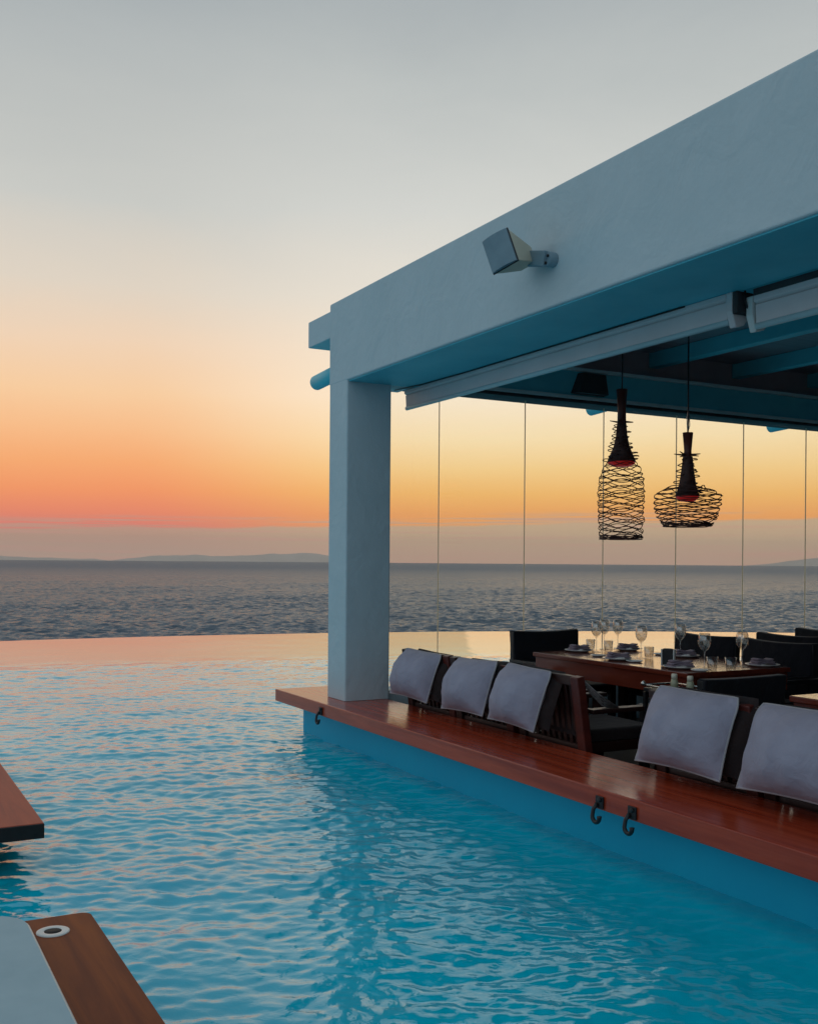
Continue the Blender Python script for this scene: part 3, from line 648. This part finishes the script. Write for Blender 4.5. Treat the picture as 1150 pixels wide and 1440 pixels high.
for q, (du, lab) in enumerate(((-0.05, 'small bottle with pale cap on black stand, left of two'), (0.085, 'small bottle with pale cap on black stand, right of two'))):
    bo = thing('bottle', lab, 'bottle', 2.73 + du, 0.97, FLOOR + 0.691, group='small bottles on the stand')
    MB().lathe([(0.001, 0), (0.022, 0.0), (0.024, 0.03), (0.02, 0.05), (0.017, 0.055), (0.001, 0.056)], 18).build('body', M['bottle'], bo)
    MB().lathe([(0.001, 0.0565), (0.018, 0.057), (0.0185, 0.083), (0.015, 0.088), (0.001, 0.089)], 18).build('cap', M['label'], bo)

# ------------------------------------------------------------------ tableware
F_ = 1450.0
def on_table(px, py, z=TT):
    """a spot on the table plane, from where it shows in the picture of the place"""
    py = py - (px - 575) * 0.0078
    Y = F_ * (ZC - z) / (py - 790); return local(Y * (px - 575) / F_, Y)
def wineglass_mesh(s=1.0):
    pr = [(0.001, 0.0), (0.034, 0.0), (0.033, 0.003), (0.008, 0.007), (0.0042, 0.015), (0.004, 0.10), (0.008, 0.112), (0.026, 0.130), (0.038, 0.155), (0.041, 0.18), (0.038, 0.205), (0.033, 0.228), (0.0315, 0.228), (0.0365, 0.204), (0.0393, 0.18), (0.0364, 0.156), (0.025, 0.1325), (0.001, 0.118)]
    return MB().lathe([(r * s, z * s) for r, z in pr], 24)
def tumbler_mesh():
    pr = [(0.001, 0.0), (0.028, 0.0), (0.031, 0.004), (0.039, 0.088), (0.0365, 0.088), (0.0295, 0.012), (0.001, 0.010)]
    return MB().lathe(pr, 22)
wg = wineglass_mesh(1.08).build('wine_glass', M['wineglass'])
WG = [(839, 917, 'wine glass nearest the far left end of the laid table'), (850, 913, 'wine glass overlapping the leftmost one, just right of it'), (869, 913, 'wine glass standing alone, third from the left end'),
      (902, 926, 'wine glass in front of the bright pool edge, left of black holder'), (957, 922, 'wine glass just right of the black holder, against black chair'), (991, 941, 'wine glass seen whole before black chair, beside a tumbler'), (1044, 938, 'rightmost wine glass on the laid table')]
for i, (px, py, lab) in enumerate(WG):
    o = wg if i == 0 else dup(wg); u, t = on_table(px, py); put(o, u, t, TT + 0.001, rnd.uniform(0, 6)); tag(o, lab, 'wine glass', 'wine glasses on the laid table')
tm_ = tumbler_mesh().build('tumbler', M['wineglass'])
TM = [(831, 914, 'water tumbler at far left among wine glasses'), (856, 916, 'water tumbler between the left wine glasses'), (913, 926, 'water tumbler beside wine glass left of black holder'), (944, 930, 'water tumbler just right of the black holder'), (1002, 942, 'water tumbler at near edge beside whole wine glass'), (1028, 943, 'water tumbler nearest the right wine glass')]
for i, (px, py, lab) in enumerate(TM):
    o = tm_ if i == 0 else dup(tm_); u, t = on_table(px, py); put(o, u, t, TT + 0.001); tag(o, lab, 'tumbler', 'water tumblers on the laid table')
pl = MB().lathe([(0.001, 0.004), (0.07, 0.004), (0.085, 0.012), (0.118, 0.018), (0.12, 0.015), (0.086, 0.007), (0.07, 0.0), (0.001, 0.0)], 32).build('plate', M['china'])
PLS = [(812, 916, 'plate at far left of the laid table with mauve napkin'), (870, 928, 'plate at near edge left of black holder with napkin'), (893, 914, 'plate at the far side left of black holder'), (957, 940, 'plate at near edge right of black holder'), (980, 923, 'plate at the far side right of black holder'), (1074, 937, 'rightmost plate on the laid table with napkin')]
def napkin_mesh():
    mb = MB()
    for k in range(3):
        vs = []; n = 10
        for lay in (0, 1):
            for j in range(5):
                for i in range(n + 1):
                    a = -1 + 2 * i / n; b_ = -1 + 2 * j / 4
                    vs.append((a * (0.085 - 0.006 * k), b_ * (0.045 - 0.004 * k), 0.012 * k + 0.010 * lay + 0.006 * math.cos(a * 3.1 + k) + 0.003))
        m_ = n + 1; per = 5 * m_; fs = []
        for j in range(4):
            for i in range(n):
                q = (j * m_ + i, j * m_ + i + 1, (j + 1) * m_ + i + 1, (j + 1) * m_ + i); fs += [q[::-1], tuple(x + per for x in q)]
        ring = [i for i in range(m_)] + [j * m_ + n for j in range(1, 5)] + [4 * m_ + i for i in range(n - 1, -1, -1)] + [j * m_ for j in range(3, 0, -1)]
        fs += [(ring[q], ring[(q + 1) % len(ring)], ring[(q + 1) % len(ring)] + per, ring[q] + per) for q in range(len(ring))]
        mb.add(vs, fs, True)
    return mb
nk = napkin_mesh().build('napkin', M['napkin']); first = True
for i, (px, py, lab) in enumerate(PLS):
    o = pl if i == 0 else dup(pl); u, t = on_table(px, py); u = min(max(u, 0.73), 2.22); t = min(max(t, 1.52), 2.22)
    put(o, u, t, TT + 0.001); tag(o, lab, 'plate', 'plates on the laid table')
    if i in (0, 1, 2, 3, 4, 5):
        q = nk if first else dup(nk); first = False; put(q, u, t, TT + 0.016, rnd.uniform(-0.3, 0.3) + R(90))
        tag(q, ['mauve folded napkin at far left of the laid table', 'mauve folded napkin at near edge left of black holder', 'mauve folded napkin at far side left of black holder', 'mauve folded napkin at near edge right of black holder', 'mauve folded napkin at far side right of black holder', 'mauve folded napkin on the rightmost plate'][i], 'napkin', 'napkins on the plates')
sd = MB().lathe([(0.001, 0.003), (0.04, 0.003), (0.062, 0.012), (0.064, 0.010), (0.042, 0.0), (0.001, 0.0)], 24).build('side_plate', M['china'])
SDP = [(842, 923, 'small white side dish at near edge, left end of the table'), (893, 931, 'small white side dish beside the black holder, left'), (985, 944, 'small white side dish at the near right corner'), (930, 921, 'small white side dish behind the black holder')]
for i, (px, py, lab) in enumerate(SDP):
    o = sd if i == 0 else dup(sd); u, t = on_table(px, py); put(o, max(u, 0.68), max(t, 1.47), TT + 0.001); tag(o, lab, 'dish', 'side dishes on the laid table')
u, t = on_table(937, 937); mh = thing('menu_holder', 'upright black holder with pale side frames in the middle of the laid table', 'holder', u, t + 0.02, TT, rz=R(35))
MB().box(-0.036, 0.036, -0.02, 0.02, 0.002, 0.125).build('body', M['black'], mh, 0.008, 3)
for x in (-0.047, 0.037): MB().box(x, x + 0.010, -0.022, 0.022, 0.002, 0.12).build('side_frame', M['white'], mh, 0.002)

# ------------------------------------------------------------------ left: plank tip and sun bed platform
D1 = Vector((-0.476, 0.879, 0)); D2 = Vector((0.879, 0.476, 0))
pk = thing('wood_plank', 'red wooden platform plank with black end jutting in at left edge', 'plank', -1.685, 4.80, 0.25, rz=ANG, world=True)
# local x = u (towards us), y = t ; the corner is at the origin
MB().box(-3.2, -0.012, -1.6, 0.0, -0.07, 0.0).build('deck_board', M['redteak'], pk, 0.004)
MB().box(-0.0115, 0.0, -1.6, 0.0, -0.069, -0.002).build('end_cap', M['endgrain'], pk, 0.002)
MB().box(-2.9, -0.5, -1.5, -0.35, -0.8, -0.072).build('base', M['poolpaint'], pk)
dk = thing('sunbed_deck', 'brown teak deck board with white ring in bottom left corner', 'deck', -1.062, 3.46, 0.30, rz=ANG, world=True)
MB().prism(rounded(0, 2.6, -1.4, 0.0, 0.035, 'd'), -0.06, 0.0).build('deck_board', M['teak'], dk, 0.006, 3)
MB().box(0.25, 2.5, -1.3, -0.12, -0.9, -0.062).build('base', M['poolpaint'], dk)
rp = L(0, 0); ring_w = Matrix.Translation(dk.location) @ Matrix.Rotation(ANG, 4, 'Z')
rl = ring_w.inverted() @ Vector((-1.117, 3.265, 0.30))
MB().lathe([(0.027, 0.0005), (0.027, 0.0035), (0.029, 0.0045), (0.047, 0.0045), (0.0505, 0.003), (0.051, 0.0005)], 36, (rl.x, rl.y, 0)).build('ring', M['white'], dk)
MB().lathe([(0.001, 0.0006), (0.0268, 0.0006), (0.0268, 0.003), (0.001, 0.003)], 30, (rl.x, rl.y, 0)).build('ring_hole', M['endgrain'], dk)
ms = thing('mattress', 'white sunbed mattress with rounded corner and pale piping', 'mattress', -1.062, 3.46, 0.30, rz=ANG, world=True)
e = ring_w.inverted() @ Vector((-0.793, 2.483, 0.3)); e0 = e.x - 0.90
poly = rounded(e0, e0 + 2.1, e.y - 0.75, e.y, 0.13, 'd')
MB().prism(poly, 0.003, 0.062).build('pad', M['mattress'], ms, 0.024, 4)
MB().tube([(x, y, 0.050) for x, y in poly], 0.0085, 8, closed=True).build('piping', M['white'], ms)

# ------------------------------------------------------------------ sky
def lin(c):
    return tuple(((x / 255) / 12.92 if x / 255 <= 0.04045 else ((x / 255 + 0.055) / 1.055) ** 2.4) for x in c)
W = bpy.data.worlds.new('World'); S.world = W; W.use_nodes = True
nt = W.node_tree; bg = nt.nodes['Background']
tc = nd(nt, 'ShaderNodeTexCoord'); nrmz = nd(nt, 'ShaderNodeVectorMath', operation='NORMALIZE'); nt.links.new(tc.outputs['Generated'], nrmz.inputs[0])
sep = nd(nt, 'ShaderNodeSeparateXYZ'); nt.links.new(nrmz.outputs['Vector'], sep.inputs[0])
def math_(op, a, b=None, clamp=False):
    n = nd(nt, 'ShaderNodeMath', operation=op); n.use_clamp = clamp
    for i, v in enumerate((a, b)):
        if v is None: continue
        if isinstance(v, (int, float)): n.inputs[i].default_value = v
        else: nt.links.new(v, n.inputs[i])
    return n.outputs[0]
X, Y, Z = sep.outputs['X'], sep.outputs['Y'], sep.outputs['Z']
cs = nd(nt, 'ShaderNodeTexNoise', i_Scale=1.0, i_Detail=6.0, i_Roughness=0.6, i_Distortion=0.4)      # thin uneven veil over the sky
cm = nd(nt, 'ShaderNodeMapping'); cm.inputs['Scale'].default_value = (3.0, 3.0, 11.0); nt.links.new(nrmz.outputs['Vector'], cm.inputs['Vector']); nt.links.new(cm.outputs['Vector'], cs.inputs['Vector'])
wob = math_('MULTIPLY', math_('MULTIPLY', math_('SUBTRACT', cs.outputs['Fac'], 0.5), 0.16), Z)
zs = math_('MULTIPLY', math_('ADD', Z, wob), 2.0, True)          # ramps run over z = 0 .. 0.5
def rz(stops): return ramp(nt, [(min(z * 2, 1.0), lin(c)) for z, c in stops])
rampL = rz([(0.0, (232, 122, 108)), (0.030, (240, 124, 108)), (0.045, (250, 136, 98)), (0.065, (254, 154, 96)), (0.09, (253, 172, 110)), (0.12, (251, 190, 136)), (0.155, (248, 204, 158)), (0.20, (238, 209, 180)), (0.25, (220, 208, 192)), (0.32, (197, 198, 193)), (0.42, (176, 181, 181)), (0.5, (156, 164, 168))])
rampR = rz([(0.0, (250, 158, 100)), (0.045, (255, 172, 90)), (0.065, (255, 193, 106)), (0.09, (255, 213, 142)), (0.12, (255, 228, 178)), (0.16, (254, 235, 207)), (0.20, (244, 228, 206)), (0.25, (228, 221, 208)), (0.32, (207, 208, 203)), (0.42, (182, 187, 186)), (0.5, (161, 168, 171))])
rampE = rz([(0.0, (140, 150, 158)), (0.06, (152, 164, 173)), (0.15, (158, 174, 184)), (0.3, (155, 172, 183)), (0.5, (150, 168, 180))])
for r in (rampL, rampR, rampE): nt.links.new(zs, r.inputs['Fac'])
SUNAZ = R(13)
hl = math_('SQRT', math_('ADD', math_('MULTIPLY', X, X), math_('ADD', math_('MULTIPLY', Y, Y), 1e-5)))
ca = math_('DIVIDE', math_('ADD', math_('MULTIPLY', X, math.sin(SUNAZ)), math_('MULTIPLY', Y, math.cos(SUNAZ))), hl)
def mrange(v, a, b, sm=True):
    n = nd(nt, 'ShaderNodeMapRange'); n.interpolation_type = 'SMOOTHSTEP' if sm else 'LINEAR'
    n.inputs['From Min'].default_value = a; n.inputs['From Max'].default_value = b
    nt.links.new(v, n.inputs['Value']); return n.outputs['Result']
def mixc(f, a, b):
    n = nd(nt, 'ShaderNodeMix', data_type='RGBA'); 
    if isinstance(f, (int, float)): n.inputs[0].default_value = f
    else: nt.links.new(f, n.inputs[0])
    for i, v in ((6, a), (7, b)):
        if isinstance(v, tuple): n.inputs[i].default_value = v + (1,)
        else: nt.links.new(v, n.inputs[i])
    return n.outputs[2]
fLR = mrange(ca, 0.88, 0.99); fE = mrange(ca, -0.25, 0.80)
# towards the zenith the west and the east meet
west = mixc(fLR, rampL.outputs['Color'], rampR.outputs['Color'])
zen = mrange(Z, 0.42, 0.85)
colr = mixc(fE, rampE.outputs['Color'], west)
colr = mixc(zen, colr, lin((150, 166, 175)))
# low bank of haze on the horizon with thin streaks along its top
az = math_('ARCTAN2', X, Y)
cv = nd(nt, 'ShaderNodeCombineXYZ'); nt.links.new(math_('MULTIPLY', az, 4.0), cv.inputs[0]); nt.links.new(math_('MULTIPLY', Z, 330.0), cv.inputs[1])
ns = nd(nt, 'ShaderNodeTexNoise', i_Scale=1.0, i_Detail=5.0, i_Roughness=0.55); nt.links.new(cv.outputs[0], ns.inputs['Vector'])
cv2 = nd(nt, 'ShaderNodeCombineXYZ'); nt.links.new(math_('MULTIPLY', az, 9.0), cv2.inputs[0])
ns2 = nd(nt, 'ShaderNodeTexNoise', i_Scale=1.0, i_Detail=4.0); nt.links.new(cv2.outputs[0], ns2.inputs['Vector'])
topz = math_('ADD', math_('ADD', 0.0355, math_('MULTIPLY', az, 0.019)), math_('MULTIPLY', math_('SUBTRACT', ns2.outputs['Fac'], 0.5), 0.011))
dz = math_('SUBTRACT', topz, Z)
bank = mrange(dz, -0.0010, 0.0022)
bankcol = mixc(fLR, lin((206, 156, 130)), lin((214, 180, 142)))
low = mixc(fLR, lin((196, 160, 140)), lin((208, 166, 140)))
bankcol = mixc(mrange(Z, 0.0, 0.03), low, bankcol)
bankcol = mixc(math_('MULTIPLY', mrange(ns.outputs['Fac'], 0.48, 0.7), 0.45), bankcol, lin((226, 150, 138)))
bankcol = mixc(mrange(ca, -0.3, 0.7), lin((120, 138, 152)), bankcol)
streak = math_('MULTIPLY', mrange(ns.outputs['Fac'], 0.50, 0.57), mrange(dz, -0.013, -0.003))
streak = math_('MULTIPLY', streak, 0.9)
colr = mixc(streak, colr, bankcol)
colr = mixc(bank, colr, bankcol)
# below the horizon (only ever seen by light): dim water colour
colr = mixc(mrange(Z, -0.02, -0.001), lin((70, 90, 100)), colr)
sky = nd(nt, 'ShaderNodeTexSky'); sky.sky_type = 'NISHITA'; sky.sun_disc = False
sky.sun_elevation = R(2.0); sky.sun_rotation = SUNAZ
addn = nd(nt, 'ShaderNodeMix', data_type='RGBA', blend_type='ADD'); addn.inputs[0].default_value = 0.0
nt.links.new(colr, addn.inputs[6]); nt.links.new(sky.outputs['Color'], addn.inputs[7])
nt.links.new(addn.outputs[2], bg.inputs['Color']); bg.inputs['Strength'].default_value = 1.0

sun = bpy.data.lights.new('sun', 'SUN'); sun.energy = 0.04; sun.angle = R(20); sun.color = (1.0, 0.62, 0.36)
so = bpy.data.objects.new('sun', sun); COL.objects.link(so)
el = R(2.0); so.rotation_euler = Vector((-math.sin(SUNAZ) * math.cos(el), -math.cos(SUNAZ) * math.cos(el), -math.sin(el))).to_track_quat('-Z', 'Y').to_euler()

# sea air: an even pale haze in one closed box, sky outside
hz = MB().box(-19000, 19000, -40, 28000, SEA - 42, 620).build('haze', None); hz.data.materials.clear()
hm = bpy.data.materials.new('haze'); hm.use_nodes = True; hm.node_tree.nodes.remove(hm.node_tree.nodes['Principled BSDF'])
pv = hm.node_tree.nodes.new('ShaderNodeVolumePrincipled'); pv.inputs['Color'].default_value = (1.0, 0.86, 0.76, 1); pv.inputs['Density'].default_value = 2.8e-5
hm.node_tree.links.new(pv.outputs['Volume'], hm.node_tree.nodes['Material Output'].inputs['Volume']); hz.data.materials.append(hm); tag(hz, kind='stuff')

# ------------------------------------------------------------------ camera
cam = bpy.data.cameras.new('camera'); co_ = bpy.data.objects.new('camera', cam); COL.objects.link(co_)
cam.sensor_fit = 'VERTICAL'; cam.sensor_height = 36; cam.lens = 36 * 1450 / 1440; cam.shift_y = 70 / 1440
cam.clip_start = 0.05; cam.clip_end = 200000
co_.location = (0, 0, ZC)
co_.rotation_euler = (Matrix.Rotation(R(90), 3, 'X') @ Matrix.Rotation(0.0078, 3, 'Z')).to_euler()
S.camera = co_
S.view_settings.view_transform = 'Standard'; S.view_settings.look = 'None'; S.view_settings.exposure = 0.12; S.view_settings.gamma = 1.0
S.cycles.use_denoising = True
S.cycles.max_bounces = 10; S.cycles.transparent_max_bounces = 24
S.cycles.sample_clamp_indirect = 6.0
